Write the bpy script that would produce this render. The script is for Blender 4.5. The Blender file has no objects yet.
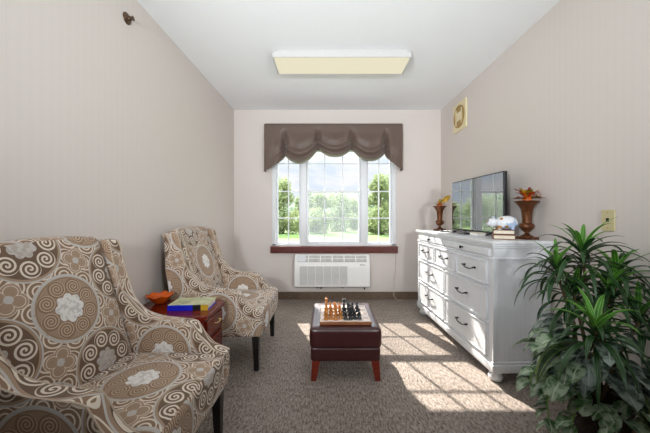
import bpy, bmesh, math, random
from mathutils import Vector, Matrix
PI = math.pi
rnd = random.Random(7)
scn = bpy.context.scene
COL = scn.collection

# ------------------------------------------------------------------ materials
class NT:
    """small node-expression helper"""
    def __init__(self, name):
        self.mat = bpy.data.materials.new(name); self.mat.use_nodes = True
        self.t = self.mat.node_tree; self.t.nodes.clear()
        self.out = self.t.nodes.new('ShaderNodeOutputMaterial')
    def n(self, typ, **kw):
        nd = self.t.nodes.new(typ)
        for k, v in kw.items(): setattr(nd, k, v)
        return nd
    def put(self, sock, v):
        if isinstance(v, bpy.types.NodeSocket): self.t.links.new(v, sock)
        elif isinstance(v, (tuple, list)) and len(v) == 3 and sock.type == 'RGBA': sock.default_value = (*v, 1)
        else: sock.default_value = v
    def m(self, op, a, b=None, c=None):
        nd = self.n('ShaderNodeMath', operation=op)
        self.put(nd.inputs[0], a)
        if b is not None: self.put(nd.inputs[1], b)
        if c is not None: self.put(nd.inputs[2], c)
        return nd.outputs[0]
    def mix(self, f, a, b):
        nd = self.n('ShaderNodeMix', data_type='RGBA')
        self.put(nd.inputs[0], f); self.put(nd.inputs[6], a); self.put(nd.inputs[7], b)
        return nd.outputs[2]
    def coord(self, kind='Object', scale=None):
        o = self.n('ShaderNodeTexCoord').outputs[kind]
        if scale is not None:
            mp = self.n('ShaderNodeMapping'); self.t.links.new(o, mp.inputs[0]); mp.inputs[3].default_value = scale
            o = mp.outputs[0]
        return o
    def noise(self, vec, scale, detail=3, rough=.6):
        nd = self.n('ShaderNodeTexNoise'); self.put(nd.inputs['Vector'], vec)
        nd.inputs['Scale'].default_value = scale; nd.inputs['Detail'].default_value = detail; nd.inputs['Roughness'].default_value = rough
        return nd.outputs['Fac']
    def ramp(self, f, stops):
        nd = self.n('ShaderNodeValToRGB'); self.put(nd.inputs[0], f)
        el = nd.color_ramp.elements
        while len(el) < len(stops): el.new(.5)
        for e, (p, c) in zip(el, stops): e.position = p; e.color = (*c, 1)
        return nd.outputs[0]
    def bsdf(self, color, rough=.5, bump=None, bstr=.2, bdist=.01, **kw):
        b = self.n('ShaderNodeBsdfPrincipled')
        self.put(b.inputs['Base Color'], color); self.put(b.inputs['Roughness'], rough)
        for k, v in kw.items(): self.put(b.inputs[k.replace('_', ' ')], v)
        if bump is not None:
            bn = self.n('ShaderNodeBump'); self.put(bn.inputs['Height'], bump)
            bn.inputs['Strength'].default_value = bstr; bn.inputs['Distance'].default_value = bdist
            self.t.links.new(bn.outputs[0], b.inputs['Normal'])
        return b.outputs[0]
    def done(self, sh):
        self.t.links.new(sh, self.out.inputs[0]); return self.mat

def S(r, g, b):
    f = lambda c: ((c/255)/12.92 if c/255 <= .04045 else ((c/255+.055)/1.055)**2.4)
    return (f(r), f(g), f(b))

def plain(name, col, rough=.5, vary=.06, scale=30, bstr=.05, **kw):
    k = NT(name); nz = k.noise(k.coord(), scale)
    c = k.ramp(nz, [(.3, tuple(x*(1-vary) for x in col)), (.7, tuple(min(1, x*(1+vary)) for x in col))])
    return k.done(k.bsdf(c, rough, bump=nz, bstr=bstr, bdist=.004, **kw))

def wood(name, c1, c2, rough=.3, axis=(1, 1, 8), scale=8, **kw):
    k = NT(name); co = k.coord(scale=axis)
    nz = k.noise(co, scale, 5, .65)
    c = k.ramp(nz, [(.3, c1), (.7, c2)])
    return k.done(k.bsdf(c, rough, bump=nz, bstr=.04, bdist=.003, **kw))

def wallpaper(name, col, axis):
    k = NT(name); co = k.coord('Object')
    sp = k.n('ShaderNodeSeparateXYZ'); k.put(sp.inputs[0], co)
    u = sp.outputs[axis]
    st = k.m('MULTIPLY_ADD', k.m('SINE', k.m('MULTIPLY', u, 2*PI/.046)), .5, .5)
    st2 = k.m('MULTIPLY_ADD', k.m('SINE', k.m('MULTIPLY', u, 2*PI/.0173)), .5, .5)
    nz = k.noise(co, 90, 3)
    f = k.m('ADD', k.m('MULTIPLY', st, .5), k.m('ADD', k.m('MULTIPLY', st2, .2), k.m('MULTIPLY', nz, .3)))
    c = k.mix(f, tuple(x*.985 for x in col), tuple(min(1, x*1.015) for x in col))
    return k.done(k.bsdf(c, .62, bump=nz, bstr=.05, bdist=.003))

def carpet(name, lo, hi):
    k = NT(name); co = k.coord()
    a = k.noise(co, 120, 3, .75)
    b = k.noise(k.coord(scale=(1, .3, 1)), 100, 2, .6)
    c2 = k.noise(co, 6, 2)
    f = k.m('ADD', k.m('MULTIPLY', a, .5), k.m('ADD', k.m('MULTIPLY', b, .42), k.m('MULTIPLY', c2, .08)))
    c = k.ramp(f, [(.395, lo), (.5, tuple((x+y)/2 for x, y in zip(lo, hi))), (.605, hi)])
    return k.done(k.bsdf(c, .95, bump=f, bstr=.3, bdist=.008, Specular_IOR_Level=.1))

def fabric():
    k = NT('medallion upholstery')
    sp = k.n('ShaderNodeSeparateXYZ'); k.put(sp.inputs[0], k.n('ShaderNodeUVMap').outputs[0])
    u0, v0 = sp.outputs[0], sp.outputs[1]
    ca, sa = math.cos(.45), math.sin(.45)
    u = k.m('SUBTRACT', k.m('MULTIPLY', u0, ca), k.m('MULTIPLY', v0, sa))
    v = k.m('ADD', k.m('MULTIPLY', u0, sa), k.m('MULTIPLY', v0, ca))
    P = .435
    def cell(x, off): return k.m('MULTIPLY', k.m('SUBTRACT', k.m('FLOORED_MODULO', k.m('ADD', k.m('DIVIDE', x, P), off), 1.0), .5), P)
    ua, va, ub, vb = cell(u, .5), cell(v, .5), cell(u, 0.), cell(v, 0.)
    def ln(x, y): return k.m('SQRT', k.m('ADD', k.m('MULTIPLY', x, x), k.m('MULTIPLY', y, y)))
    def lt(a, b): return k.m('LESS_THAN', a, b)
    def gt(a, b): return k.m('GREATER_THAN', a, b)
    def AND(a, b): return k.m('MULTIPLY', a, b)
    def OR(a, b): return k.m('MAXIMUM', a, b)
    def NOT(a): return k.m('SUBTRACT', 1., a)
    def band(r, a, b): return AND(gt(r, a), lt(r, b))
    def swirl(x, y, R, w, duty):
        q = ln(x, y); ph = k.m('DIVIDE', k.m('ARCTAN2', y, x), 2*PI)
        s = k.m('FLOORED_MODULO', k.m('SUBTRACT', k.m('DIVIDE', q, w), ph), 1.0)
        return AND(lt(s, duty), lt(q, R)), q
    def fold(x, y, N, rc, sh=0.):
        r = ln(x, y); th = k.m('ADD', k.m('ARCTAN2', y, x), sh)
        t = k.m('MULTIPLY', k.m('SUBTRACT', k.m('FLOORED_MODULO', k.m('ADD', k.m('MULTIPLY', th, N/(2*PI)), .5), 1.0), .5), 2*PI/N)
        return k.m('SUBTRACT', k.m('MULTIPLY', r, k.m('COSINE', t)), rc), k.m('MULTIPLY', r, k.m('SINE', t)), r, th
    def flower(r, th, R, n):
        return lt(r, k.m('MULTIPLY_ADD', k.m('ABSOLUTE', k.m('SINE', k.m('MULTIPLY', th, n/2))), R*.2, R*.84))
    cream, silver, taupe, brown, dark, tan = S(234, 222, 205), S(200, 196, 190), S(168, 141, 117), S(138, 109, 85), S(102, 77, 57), S(200, 176, 150)
    uv3 = k.n('ShaderNodeUVMap').outputs[0]
    nz = k.noise(uv3, 120, 2)
    nz2 = k.noise(uv3, 45, 2)
    # ground with small scrolls and quatrefoils
    c = brown
    Q = P/5
    gx = k.m('MULTIPLY', k.m('SUBTRACT', k.m('FLOORED_MODULO', k.m('DIVIDE', u, Q), 1.0), .5), Q)
    gy = k.m('MULTIPLY', k.m('SUBTRACT', k.m('FLOORED_MODULO', k.m('DIVIDE', v, Q), 1.0), .5), Q)
    sw, q = swirl(k.m('ABSOLUTE', gx), gy, .043, .0175, .36)
    c = k.mix(sw, c, cream)
    for (qx, qy) in ((ua, vb), (ub, va)):
        ax, ay = k.m('ABSOLUTE', qx), k.m('ABSOLUTE', qy)
        mx, mn = k.m('MAXIMUM', ax, ay), k.m('MINIMUM', ax, ay)
        d = ln(k.m('SUBTRACT', mx, .030), mn)
        rq = ln(qx, qy)
        c = k.mix(lt(d, .033), c, cream); c = k.mix(lt(d, .0308), c, taupe)
        c = k.mix(band(d, .021, .0235), c, cream)
        c = k.mix(lt(rq, .015), c, silver)
    # medallion with pale ring
    fx, fy, r, th = fold(ua, va, 8, .094)
    R = .147
    c = k.mix(lt(r, R), c, silver)
    c = k.mix(AND(lt(r, R-.004), gt(nz2, .66)), c, taupe)
    c = k.mix(lt(r, R-.0125), c, taupe)
    c = k.mix(band(r, R-.019, R-.016), c, brown)
    sw, q = swirl(fx, fy, .035, .0112, .4)
    c = k.mix(lt(q, .037), c, brown); c = k.mix(sw, c, tan)
    c = k.mix(flower(r, th, .064, 8), c, brown)
    c = k.mix(flower(r, th, .061, 8), c, k.mix(gt(nz2, .52), S(243, 240, 236), S(214, 210, 206)))
    # medallion with bold cream volutes
    fx, fy, r, th = fold(ub, vb, 8, .098, .3)
    c = k.mix(lt(r, .153), c, silver); c = k.mix(lt(r, .147), c, taupe)
    c = k.mix(lt(r, .138), c, dark)
    sw, q = swirl(fx, fy, .0385, .0165, .48)
    c = k.mix(sw, c, cream)
    c = k.mix(flower(r, th, .058, 8), c, dark)
    c = k.mix(flower(r, th, .054, 8), c, k.mix(gt(nz2, .5), silver, S(184, 174, 164)))
    c = k.mix(k.m('MULTIPLY', nz, .28), c, brown)
    weave = k.noise(uv3, 420, 2)
    return k.done(k.bsdf(c, .8, bump=weave, bstr=.25, bdist=.003, Sheen_Weight=.15))

def leafmat(name, base, pale, stripe=True, trans=.15):
    k = NT(name); uv = k.n('ShaderNodeUVMap').outputs[0]
    sp = k.n('ShaderNodeSeparateXYZ'); k.put(sp.inputs[0], uv)
    nz = k.noise(k.coord(), 30, 4)
    e = k.m('ABSOLUTE', k.m('SUBTRACT', sp.outputs[0], .5))
    if stripe:
        f = k.m('MULTIPLY', k.m('GREATER_THAN', e, .33), .75)
    else:
        f = k.m('SMOOTHSTEP' if False else 'MULTIPLY', k.ramp(k.m('ADD', nz, k.m('MULTIPLY', e, -.2)), [(.36, (0, 0, 0)), (.5, (1, 1, 1))]), .8)
    c = k.mix(f, base, pale)
    c = k.mix(k.m('LESS_THAN', e, .035), c, tuple(x*1.25 for x in pale))
    b = k.bsdf(c, .38, Specular_IOR_Level=.5)
    tr = k.n('ShaderNodeBsdfTranslucent'); k.put(tr.inputs[0], c)
    mx = k.n('ShaderNodeMixShader'); mx.inputs[0].default_value = trans
    k.t.links.new(b, mx.inputs[1]); k.t.links.new(tr.outputs[0], mx.inputs[2])
    return k.done(mx.outputs[0])

def glass(name, tint=(1, 1, 1), refl=.07):
    k = NT(name)
    tr = k.n('ShaderNodeBsdfTransparent'); tr.inputs[0].default_value = (*tint, 1)
    gl = k.n('ShaderNodeBsdfGlossy'); gl.inputs['Roughness'].default_value = .02
    fr = k.n('ShaderNodeFresnel'); fr.inputs[0].default_value = 1.45
    mx = k.n('ShaderNodeMixShader'); k.t.links.new(k.m('MULTIPLY', fr.outputs[0], refl/.04*.25), mx.inputs[0])
    k.t.links.new(tr.outputs[0], mx.inputs[1]); k.t.links.new(gl.outputs[0], mx.inputs[2])
    return k.done(mx.outputs[0])

def screenmesh(name, col, cover):
    k = NT(name)
    tr = k.n('ShaderNodeBsdfTransparent'); df = k.n('ShaderNodeBsdfDiffuse'); df.inputs[0].default_value = (*col, 1)
    tl = k.n('ShaderNodeBsdfTranslucent'); tl.inputs[0].default_value = (*col, 1)
    m2 = k.n('ShaderNodeMixShader'); m2.inputs[0].default_value = .5
    k.t.links.new(df.outputs[0], m2.inputs[1]); k.t.links.new(tl.outputs[0], m2.inputs[2])
    mx = k.n('ShaderNodeMixShader'); mx.inputs[0].default_value = cover
    k.t.links.new(tr.outputs[0], mx.inputs[1]); k.t.links.new(m2.outputs[0], mx.inputs[2])
    return k.done(mx.outputs[0])

def emit(name, col, strength):
    k = NT(name); nz = k.noise(k.coord(), 3)
    e = k.n('ShaderNodeEmission'); k.put(e.inputs[0], k.mix(k.m('MULTIPLY', nz, .1), col, (1, 1, 1)))
    e.inputs[1].default_value = strength
    return k.done(e.outputs[0])

M = {}
WALL = S(220, 211, 205)
M['wall_x'] = wallpaper('striped cream wallpaper back', WALL, 0)
M['wall_y'] = wallpaper('striped cream wallpaper side', WALL, 1)
k = NT('white textured ceiling'); nz = k.noise(k.coord(), 160, 3)
M['ceiling'] = k.done(k.bsdf(S(243, 244, 246), .9, bump=nz, bstr=.35, bdist=.01))
M['carpet'] = carpet('grey brown loop carpet', S(95, 84, 76), S(182, 170, 160))
M['base'] = carpet('brown carpet base', S(84, 68, 55), S(138, 119, 102))
M['fabric'] = fabric()
M['piping'] = plain('cream welt', S(186, 168, 148), .8, .15, 200)
M['black_wood'] = wood('black stained wood', (.008, .007, .006), (.02, .017, .015), .35)
M['cherry'] = wood('cherry wood', S(84, 18, 11), S(122, 34, 20), .18, (6, 1, 1), 6)
M['cherry_dark'] = wood('red cherry sill', S(80, 33, 28), S(110, 50, 42), .3, (1, 6, 6), 6)
M['cherry_leg'] = wood('cherry leg', S(92, 28, 16), S(134, 46, 28), .25)
M['white_paint'] = wood('white brushed paint', S(218, 220, 223), S(230, 231, 233), .42, (14, 14, 1), 5)
M['vinyl'] = plain('white vinyl', S(226, 228, 231), .35, .01)
M['glass'] = glass('window glass')
M['insect'] = screenmesh('insect screen', S(190, 198, 200), .12)
M['plastic'] = plain('off white plastic', S(243, 242, 239), .4, .02)
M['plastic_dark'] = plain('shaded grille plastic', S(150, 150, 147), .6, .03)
M['black'] = plain('black plastic', (.012, .012, .014), .35, .1)
M['bronze'] = plain('dark bronze metal', (.03, .027, .025), .32, .2, 80, Metallic=.85)
M['leather'] = plain('burgundy leather', S(58, 13, 15), .34, .15, 60, .08, Specular_IOR_Level=.6, Coat_Weight=.35, Coat_Roughness=.28, Coat_IOR=1.6)
M['tv_glass'] = plain('television screen', (.012, .014, .014), .05, .02, 3, 0., Specular_IOR_Level=1.0, Coat_Weight=1., Coat_Roughness=.02, Coat_IOR=2.6)
M['brass'] = plain('satin brass', S(176, 146, 84), .35, .06, 50, Metallic=.5)
M['cream_plate'] = plain('cream plate', S(232, 218, 178), .45, .03)
M['almond'] = plain('almond plastic', S(208, 196, 150), .4, .03)
M['chrome'] = plain('tarnished chrome', S(104, 84, 68), .3, .35, 80, Metallic=.85)
M['urn'] = plain('brown patinated urn', S(98, 56, 28), .32, .5, 34, .25, Metallic=.5)
M['valance'] = None
k = NT('mauve taupe satin'); nz = k.noise(k.coord(scale=(1, 1, 14)), 40, 3)
M['valance'] = k.done(k.bsdf(k.mix(nz, S(90, 74, 65), S(108, 90, 80)), .5, bump=nz, bstr=.12, bdist=.004, Sheen_Weight=.25))
M['orange_glass'] = plain('orange glazed leaf dish', S(212, 92, 14), .18, .3, 26, .1)
M['book_blue'] = plain('blue cover', S(14, 30, 190), .3, .05)
M['book_black'] = plain('black cover', S(22, 24, 22), .35, .05)
M['book_gold'] = plain('gold label', S(190, 152, 40), .35, .1)
M['paper'] = plain('paper', S(232, 222, 200), .8, .08, 120)
M['book_brown'] = plain('brown leather cover', S(104, 56, 26), .45, .2, 60)
k = NT('sage scenic cover'); co = k.coord(); nz = k.noise(k.coord(scale=(3, 9, 1)), 6, 3)
M['book_sage'] = k.done(k.bsdf(k.ramp(nz, [(.35, S(120, 128, 96)), (.48, S(192, 198, 152)), (.62, S(214, 214, 178))]), .35))
k = NT('painted floral ceramic'); co = k.coord(); n1 = k.noise(co, 14, 2); 
vo = k.n('ShaderNodeTexVoronoi'); vo.inputs['Scale'].default_value = 21; k.put(vo.inputs['Vector'], co)
c = k.mix(k.m('GREATER_THAN', n1, .55), S(226, 228, 232), S(172, 190, 216))
c = k.mix(k.m('LESS_THAN', vo.outputs['Distance'], .29), c, S(172, 124, 62)); c = k.mix(k.m('LESS_THAN', vo.outputs['Distance'], .12), c, S(104, 66, 36))
M['ceramic'] = k.done(k.bsdf(c, .3))
k = NT('pale chess squares'); ck = k.n('ShaderNodeTexChecker'); k.put(ck.inputs[0], k.coord()); ck.inputs['Scale'].default_value = 1/.0435
ck.inputs[1].default_value = (*S(236, 222, 210), 1); ck.inputs[2].default_value = (*S(205, 178, 160), 1)
M['squares'] = k.done(k.bsdf(ck.outputs[0], .4))
M['board_edge'] = wood('chessboard edge', S(104, 60, 34), S(160, 104, 66), .4)
M['amber'] = plain('amber stained boxwood', S(178, 112, 42), .35, .2, 60)
M['ebony'] = plain('ebonised wood', (.012, .014, .018), .3, .2, 60)
M['leaf'] = leafmat('dracaena leaf', S(22, 56, 24), S(70, 104, 56))
M['leaf_bright'] = leafmat('bright young leaf', S(58, 122, 30), S(132, 176, 84))
M['pothos'] = leafmat('silver pothos leaf', S(62, 82, 66), S(168, 182, 170), False)
M['pothos_light'] = leafmat('light pothos leaf', S(74, 110, 64), S(178, 194, 166), False)
M['broad'] = leafmat('broad dark leaf', S(32, 58, 28), S(112, 130, 66))
M['cane'] = plain('brown cane', S(92, 72, 44), .7, .25, 60, .3)
k = NT('mottled brown pot'); n1 = k.noise(k.coord(), 60, 4, .75)
M['pot'] = k.done(k.bsdf(k.ramp(n1, [(.45, S(40, 26, 24)), (.6, S(66, 46, 44)), (.7, S(120, 104, 100))]), .4))
M['soil'] = plain('moss', S(52, 40, 26), .95, .4, 80, .6)
for nm, c_ in (('red', S(150, 40, 18)), ('orange', S(190, 88, 18)), ('yellow', S(176, 138, 36)), ('olive', S(116, 112, 30))):
    M['fall_'+nm] = leafmat('autumn leaf '+nm, c_, tuple(min(1, x*1.4) for x in c_), False, .1)
M['tree'] = None
def treeleaf(name, a, b):
    k = NT(name); nz = k.noise(k.coord(), .9, 3)
    c = k.mix(nz, a, b)
    d = k.n('ShaderNodeBsdfDiffuse'); k.put(d.inputs[0], c); t = k.n('ShaderNodeBsdfTranslucent'); k.put(t.inputs[0], c)
    mx = k.n('ShaderNodeMixShader'); mx.inputs[0].default_value = .5
    k.t.links.new(d.outputs[0], mx.inputs[1]); k.t.links.new(t.outputs[0], mx.inputs[2])
    return k.done(mx.outputs[0])
M['tree_a'] = treeleaf('hazed summer foliage', S(116, 130, 86), S(154, 164, 122))  # outdoor haze is put into the foliage colours: paler, greyer greens
M['tree_b'] = treeleaf('haze-paled foliage', S(122, 136, 104), S(156, 166, 134))
M['tree_c'] = treeleaf('hazed distant foliage', S(124, 140, 118), S(146, 160, 138))
M['bark'] = plain('bark', S(84, 72, 60), .9, .3, 20)
k = NT('meadow grass'); nz = k.noise(k.coord(), .8, 5)
M['grass'] = k.done(k.bsdf(k.ramp(nz, [(.35, S(58, 84, 28)), (.65, S(86, 112, 44))]), .95))
M['diffuser'] = emit('lamp diffuser', S(255, 246, 214), .7)
M['lamp_body'] = plain('white lamp metal', S(196, 196, 194), .5, .02)

# ------------------------------------------------------------------ mesh helpers
class MB:
    def __init__(self): self.bm = bmesh.new()
    def box(self, c, s, rot=None, bev=0., seg=2):
        r = bmesh.ops.create_cube(self.bm, size=1)
        vs = r['verts']
        bmesh.ops.scale(self.bm, verts=vs, vec=s)
        if bev:
            es = list({e for v in vs for e in v.link_edges})
            g = bmesh.ops.bevel(self.bm, geom=es, offset=bev, segments=seg, affect='EDGES', profile=.5)
            vs = list({v for f in g['faces'] for v in f.verts} | {v for v in vs if v.is_valid})
            vs = self._island(vs)
        if rot: bmesh.ops.rotate(self.bm, verts=vs, cent=(0, 0, 0), matrix=rot)
        bmesh.ops.translate(self.bm, verts=vs, vec=c)
        return self
    def _island(self, seed):
        seen = set(seed); st = list(seed)
        while st:
            v = st.pop()
            for e in v.link_edges:
                o = e.other_vert(v)
                if o not in seen: seen.add(o); st.append(o)
        return list(seen)
    def prism(self, pts, y0, y1, plane='xz', bev=0., seg=3):
        """closed outline pts extruded between two values of the third axis"""
        mk = {'xz': lambda a, b, t: (a, t, b), 'yz': lambda a, b, t: (t, a, b), 'xy': lambda a, b, t: (a, b, t)}[plane]
        v0 = [self.bm.verts.new(mk(a, b, y0)) for a, b in pts]; v1 = [self.bm.verts.new(mk(a, b, y1)) for a, b in pts]
        n = len(pts)
        f0 = self.bm.faces.new(v0); f1 = self.bm.faces.new(list(reversed(v1)))
        for i in range(n):
            self.bm.faces.new([v0[i], v1[i], v1[(i+1) % n], v0[(i+1) % n]])
        if bev:
            es = list(f0.edges)+list(f1.edges)
            bmesh.ops.bevel(self.bm, geom=es, offset=bev, segments=seg, affect='EDGES', profile=.5)
        return self
    def lathe(self, prof, c=(0, 0, 0), n=24, squash=None, flute=None):
        rows = []
        for (r, z) in prof:
            row = []
            for i in range(n):
                a = 2*PI*i/n
                rr = r*(flute(a, z) if flute else 1)
                row.append(self.bm.verts.new((c[0]+rr*math.cos(a), c[1]+rr*math.sin(a), c[2]+z)))
            rows.append(row)
        for a, b in zip(rows, rows[1:]):
            for i in range(n): self.bm.faces.new([a[i], a[(i+1) % n], b[(i+1) % n], b[i]])
        self.bm.faces.new(list(reversed(rows[0]))); self.bm.faces.new(rows[-1])
        return self
    def tube(self, pts, r, n=8, caps=True):
        pts = [Vector(p) for p in pts]
        rs = r if isinstance(r, (list, tuple)) else [r]*len(pts)
        prev = None; rows = []
        for i, p in enumerate(pts):
            d = (pts[min(i+1, len(pts)-1)]-pts[max(i-1, 0)]).normalized()
            if prev is None:
                up = Vector((0, 0, 1)) if abs(d.z) < .9 else Vector((1, 0, 0))
                a = d.cross(up).normalized()
            else:
                a = (prev-d*prev.dot(d)).normalized()
            prev = a; b = d.cross(a)
            rows.append([self.bm.verts.new(p+(a*math.cos(2*PI*j/n)+b*math.sin(2*PI*j/n))*rs[i]) for j in range(n)])
        for x, y in zip(rows, rows[1:]):
            for j in range(n): self.bm.faces.new([x[j], x[(j+1) % n], y[(j+1) % n], y[j]])
        if caps:
            self.bm.faces.new(list(reversed(rows[0]))); self.bm.faces.new(rows[-1])
        return self
    def cyl(self, a, b, r, n=20): return self.tube([a, b], r, n)
    def taper(self, top, bot, ht, hb):
        """square tapered leg, top/bot centres and half sizes"""
        v = []
        for c, h in ((bot, hb), (top, ht)):
            for sx, sy in ((-1, -1), (1, -1), (1, 1), (-1, 1)):
                v.append(self.bm.verts.new((c[0]+sx*h, c[1]+sy*h, c[2])))
        for f in ((3, 2, 1, 0), (4, 5, 6, 7), (0, 1, 5, 4), (1, 2, 6, 5), (2, 3, 7, 6), (3, 0, 4, 7)):
            self.bm.faces.new([v[i] for i in f])
        return self
    def rbox(self, h, r, n=10, c=(0, 0, 0), deform=None):
        """rounded box with enough vertices to be deformed"""
        h = Vector(h)
        def g(t): # denser towards the edges
            return math.sin(t*PI/2)
        new = []
        for ax in range(3):
            for sg in (-1, 1):
                grid = []
                for i in range(n+1):
                    row = []
                    for j in range(n+1):
                        q = [0, 0, 0]; q[ax] = sg*h[ax]
                        q[(ax+1) % 3] = g(2*i/n-1)*h[(ax+1) % 3]; q[(ax+2) % 3] = g(2*j/n-1)*h[(ax+2) % 3]
                        cl = Vector([max(-(h[a]-r), min(h[a]-r, q[a])) for a in range(3)])
                        d = Vector(q)-cl
                        p = cl+d.normalized()*r if d.length > 1e-9 else Vector(q)
                        if deform: p = Vector(deform(p))
                        v = self.bm.verts.new(p+Vector(c)); row.append(v); new.append(v)
                    grid.append(row)
                for i in range(n):
                    for j in range(n):
                        vs = [grid[i][j], grid[i+1][j], grid[i+1][j+1], grid[i][j+1]]
                        self.bm.faces.new(vs if sg > 0 else vs[::-1])
        bmesh.ops.remove_doubles(self.bm, verts=new, dist=1e-5)
        return self
    def ball(self, c, r, sc=(1, 1, 1), u=16, v=10, rot=None):
        g = bmesh.ops.create_uvsphere(self.bm, u_segments=u, v_segments=v, radius=r)['verts']
        bmesh.ops.scale(self.bm, verts=g, vec=sc)
        if rot: bmesh.ops.rotate(self.bm, verts=g, cent=(0, 0, 0), matrix=rot)
        bmesh.ops.translate(self.bm, verts=g, vec=c); return self
    def build(self, name, mat, parent=None, smooth=True, angle=50, uv=None, recalc=True, mats=None, pick=None, weighted=True):
        bm = self.bm
        if recalc: bmesh.ops.recalc_face_normals(bm, faces=bm.faces)
        if uv:
            bm.normal_update(); L = bm.loops.layers.uv.get('UVMap') or bm.loops.layers.uv.new('UVMap')
            for f in bm.faces:
                for l in f.loops: l[L].uv = uv(l.vert.co, f.normal)
        me = bpy.data.meshes.new(name)
        if pick:
            bm.normal_update()
            for f in bm.faces: f.material_index = pick(f)
        bm.to_mesh(me); bm.free()
        for mm in ([mat] if not mats else mats): me.materials.append(mm)
        if smooth:
            me.polygons.foreach_set('use_smooth', [True]*len(me.polygons))
            me.set_sharp_from_angle(angle=math.radians(angle))
        o = bpy.data.objects.new(name, me); COL.objects.link(o)
        if parent: o.parent = parent
        if weighted and smooth and angle < 70:
            md = o.modifiers.new('wn', 'WEIGHTED_NORMAL'); md.keep_sharp = True
        return o

def tag(o, label, cat, group=None):
    o['label'] = label; o['category'] = cat
    if group: o['group'] = group
    return o
def thing(name, label, cat, loc=(0, 0, 0), rz=0., group=None):
    o = bpy.data.objects.new(name, None); COL.objects.link(o); o.empty_display_size = .1
    o.location = loc; o.rotation_euler = (0, 0, rz)
    return tag(o, label, cat, group)
def struct(o): o['kind'] = 'structure'; return o
def copy_tree(o, parent=None):
    c = o.copy(); COL.objects.link(c); c.parent = parent
    for ch in list(o.children): copy_tree(ch, c)
    return c
def RX(a): return Matrix.Rotation(a, 3, 'X')
def RY(a): return Matrix.Rotation(a, 3, 'Y')
def RZ(a): return Matrix.Rotation(a, 3, 'Z')

# ------------------------------------------------------------------ camera
F, CH = 285., 1.155
cam = bpy.data.cameras.new('camera'); co = bpy.data.objects.new('camera', cam); COL.objects.link(co)
co.location = (0, 0, CH); co.rotation_euler = (PI/2, 0, 0)
cam.sensor_width = 36; cam.lens = F/650*36; cam.shift_x = -2/650; cam.shift_y = -1.5/650; cam.clip_start = .02; cam.clip_end = 500
scn.camera = co

# ------------------------------------------------------------------ room shell
XL, XR, YB, YF, H = -1.279, 1.568, 3.92, -2.6, 2.6
T = .18
WX0, WX1, WZ0, WZ1 = -.757, .95, .735, 2.12
struct(MB().box(((XL+XR)/2, (YB+YF)/2, -.05), (XR-XL+2*T, YB-YF+2*T, .1)).build('floor', M['carpet'], smooth=False))
struct(MB().box(((XL+XR)/2, (YB+YF)/2, H+.05), (XR-XL+2*T, YB-YF+2*T, .1)).build('ceiling', M['ceiling'], smooth=False))
b = MB(); yc = YB+T/2
b.box(((XL-T+WX0)/2, yc, H/2), (WX0-XL+T, T, H)).box(((XR+T+WX1)/2, yc, H/2), (XR+T-WX1, T, H))
b.box(((WX0+WX1)/2, yc, WZ0/2), (WX1-WX0, T, WZ0)).box(((WX0+WX1)/2, yc, (WZ1+H)/2), (WX1-WX0, T, H-WZ1))
struct(b.build('wall_back', M['wall_x'], smooth=False))
struct(MB().box((XL-T/2, (YB+YF)/2, H/2), (T, YB-YF, H)).build('wall_left', M['wall_y'], smooth=False))
struct(MB().box((XR+T/2, (YB+YF)/2, H/2), (T, YB-YF, H)).build('wall_right', M['wall_y'], smooth=False))
struct(MB().box(((XL+XR)/2, YF-T/2, H/2), (XR-XL+2*T, T, H)).build('wall_front', wood('darkened unseen wall', S(70, 52, 40), S(92, 70, 54), .5), smooth=False))  # unseen wall behind the camera, made dark to cut its bounce
struct(MB().box(((XL+XR)/2, YB-.006, .05), (XR-XL-.03, .012, .1), bev=.003).build('baseboard_back', M['base']))
struct(MB().box((XL+.006, (YB+YF)/2, .05), (.012, YB-YF-.01, .1), bev=.003).build('baseboard_left', M['base']))
struct(MB().box((XR-.006, (YB+YF)/2, .05), (.012, YB-YF-.01, .1), bev=.003).build('baseboard_right', M['base']))
struct(MB().box(((WX0+WX1)/2, YB+.0, .682), (WX1-WX0+.03, .1, .094), bev=.006).build('trim_1', M['cherry_dark']))

# window: three lights, the middle one double hung
w = bpy.data.objects.new('window_1', None); COL.objects.link(w); w.location = ((WX0+WX1)/2, YB, WZ0); struct(w)
wo = Vector(w.location)
def wbox(b, x0, x1, z0, z1, y0, y1, bev=.003): return b.box(((x0+x1)/2-wo.x, (y0+y1)/2-wo.y, (z0+z1)/2-wo.z), (x1-x0, y1-y0, z1-z0), bev=bev)
b = MB()
wbox(b, WX0, WX0+.05, WZ0, WZ1, YB+.01, YB+.15); wbox(b, WX1-.05, WX1, WZ0, WZ1, YB+.01, YB+.15)
wbox(b, WX0, WX1, WZ0, WZ0+.02, YB+.01, YB+.15); wbox(b, WX0, WX1, WZ1-.05, WZ1, YB+.01, YB+.15)
b.build('frame', M['vinyl'], w)
for x0, x1 in ((-.365, -.285), (.47, .55)):
    wbox(MB(), x0, x1, WZ0, WZ1, YB+.005, YB+.14).build('mullion', M['vinyl'], w)
def sash(x0, x1, z0, z1, yc, vs, hs, st=.032, nm='sash'):
    b = MB(); y0, y1 = yc-.02, yc+.02
    wbox(b, x0, x0+st, z0, z1, y0, y1); wbox(b, x1-st, x1, z0, z1, y0, y1)
    wbox(b, x0+st, x1-st, z0, z0+st, y0, y1); wbox(b, x0+st, x1-st, z1-st, z1, y0, y1)
    o = b.build(nm, M['vinyl'], w)
    m = MB()
    for x in vs: wbox(m, x-.008, x+.008, z0+st, z1-st, yc-.008, yc+.008, .002)
    for z in hs: wbox(m, x0+st, x1-st, z-.008, z+.008, yc-.007, yc+.007, .002)
    m.build('muntin', M['vinyl'], o)
    wbox(MB(), x0+st-.004, x1-st+.004, z0+st-.004, z1-st+.004, yc-.002, yc+.002, 0).build('pane', M['glass'], o)
    return o
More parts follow.
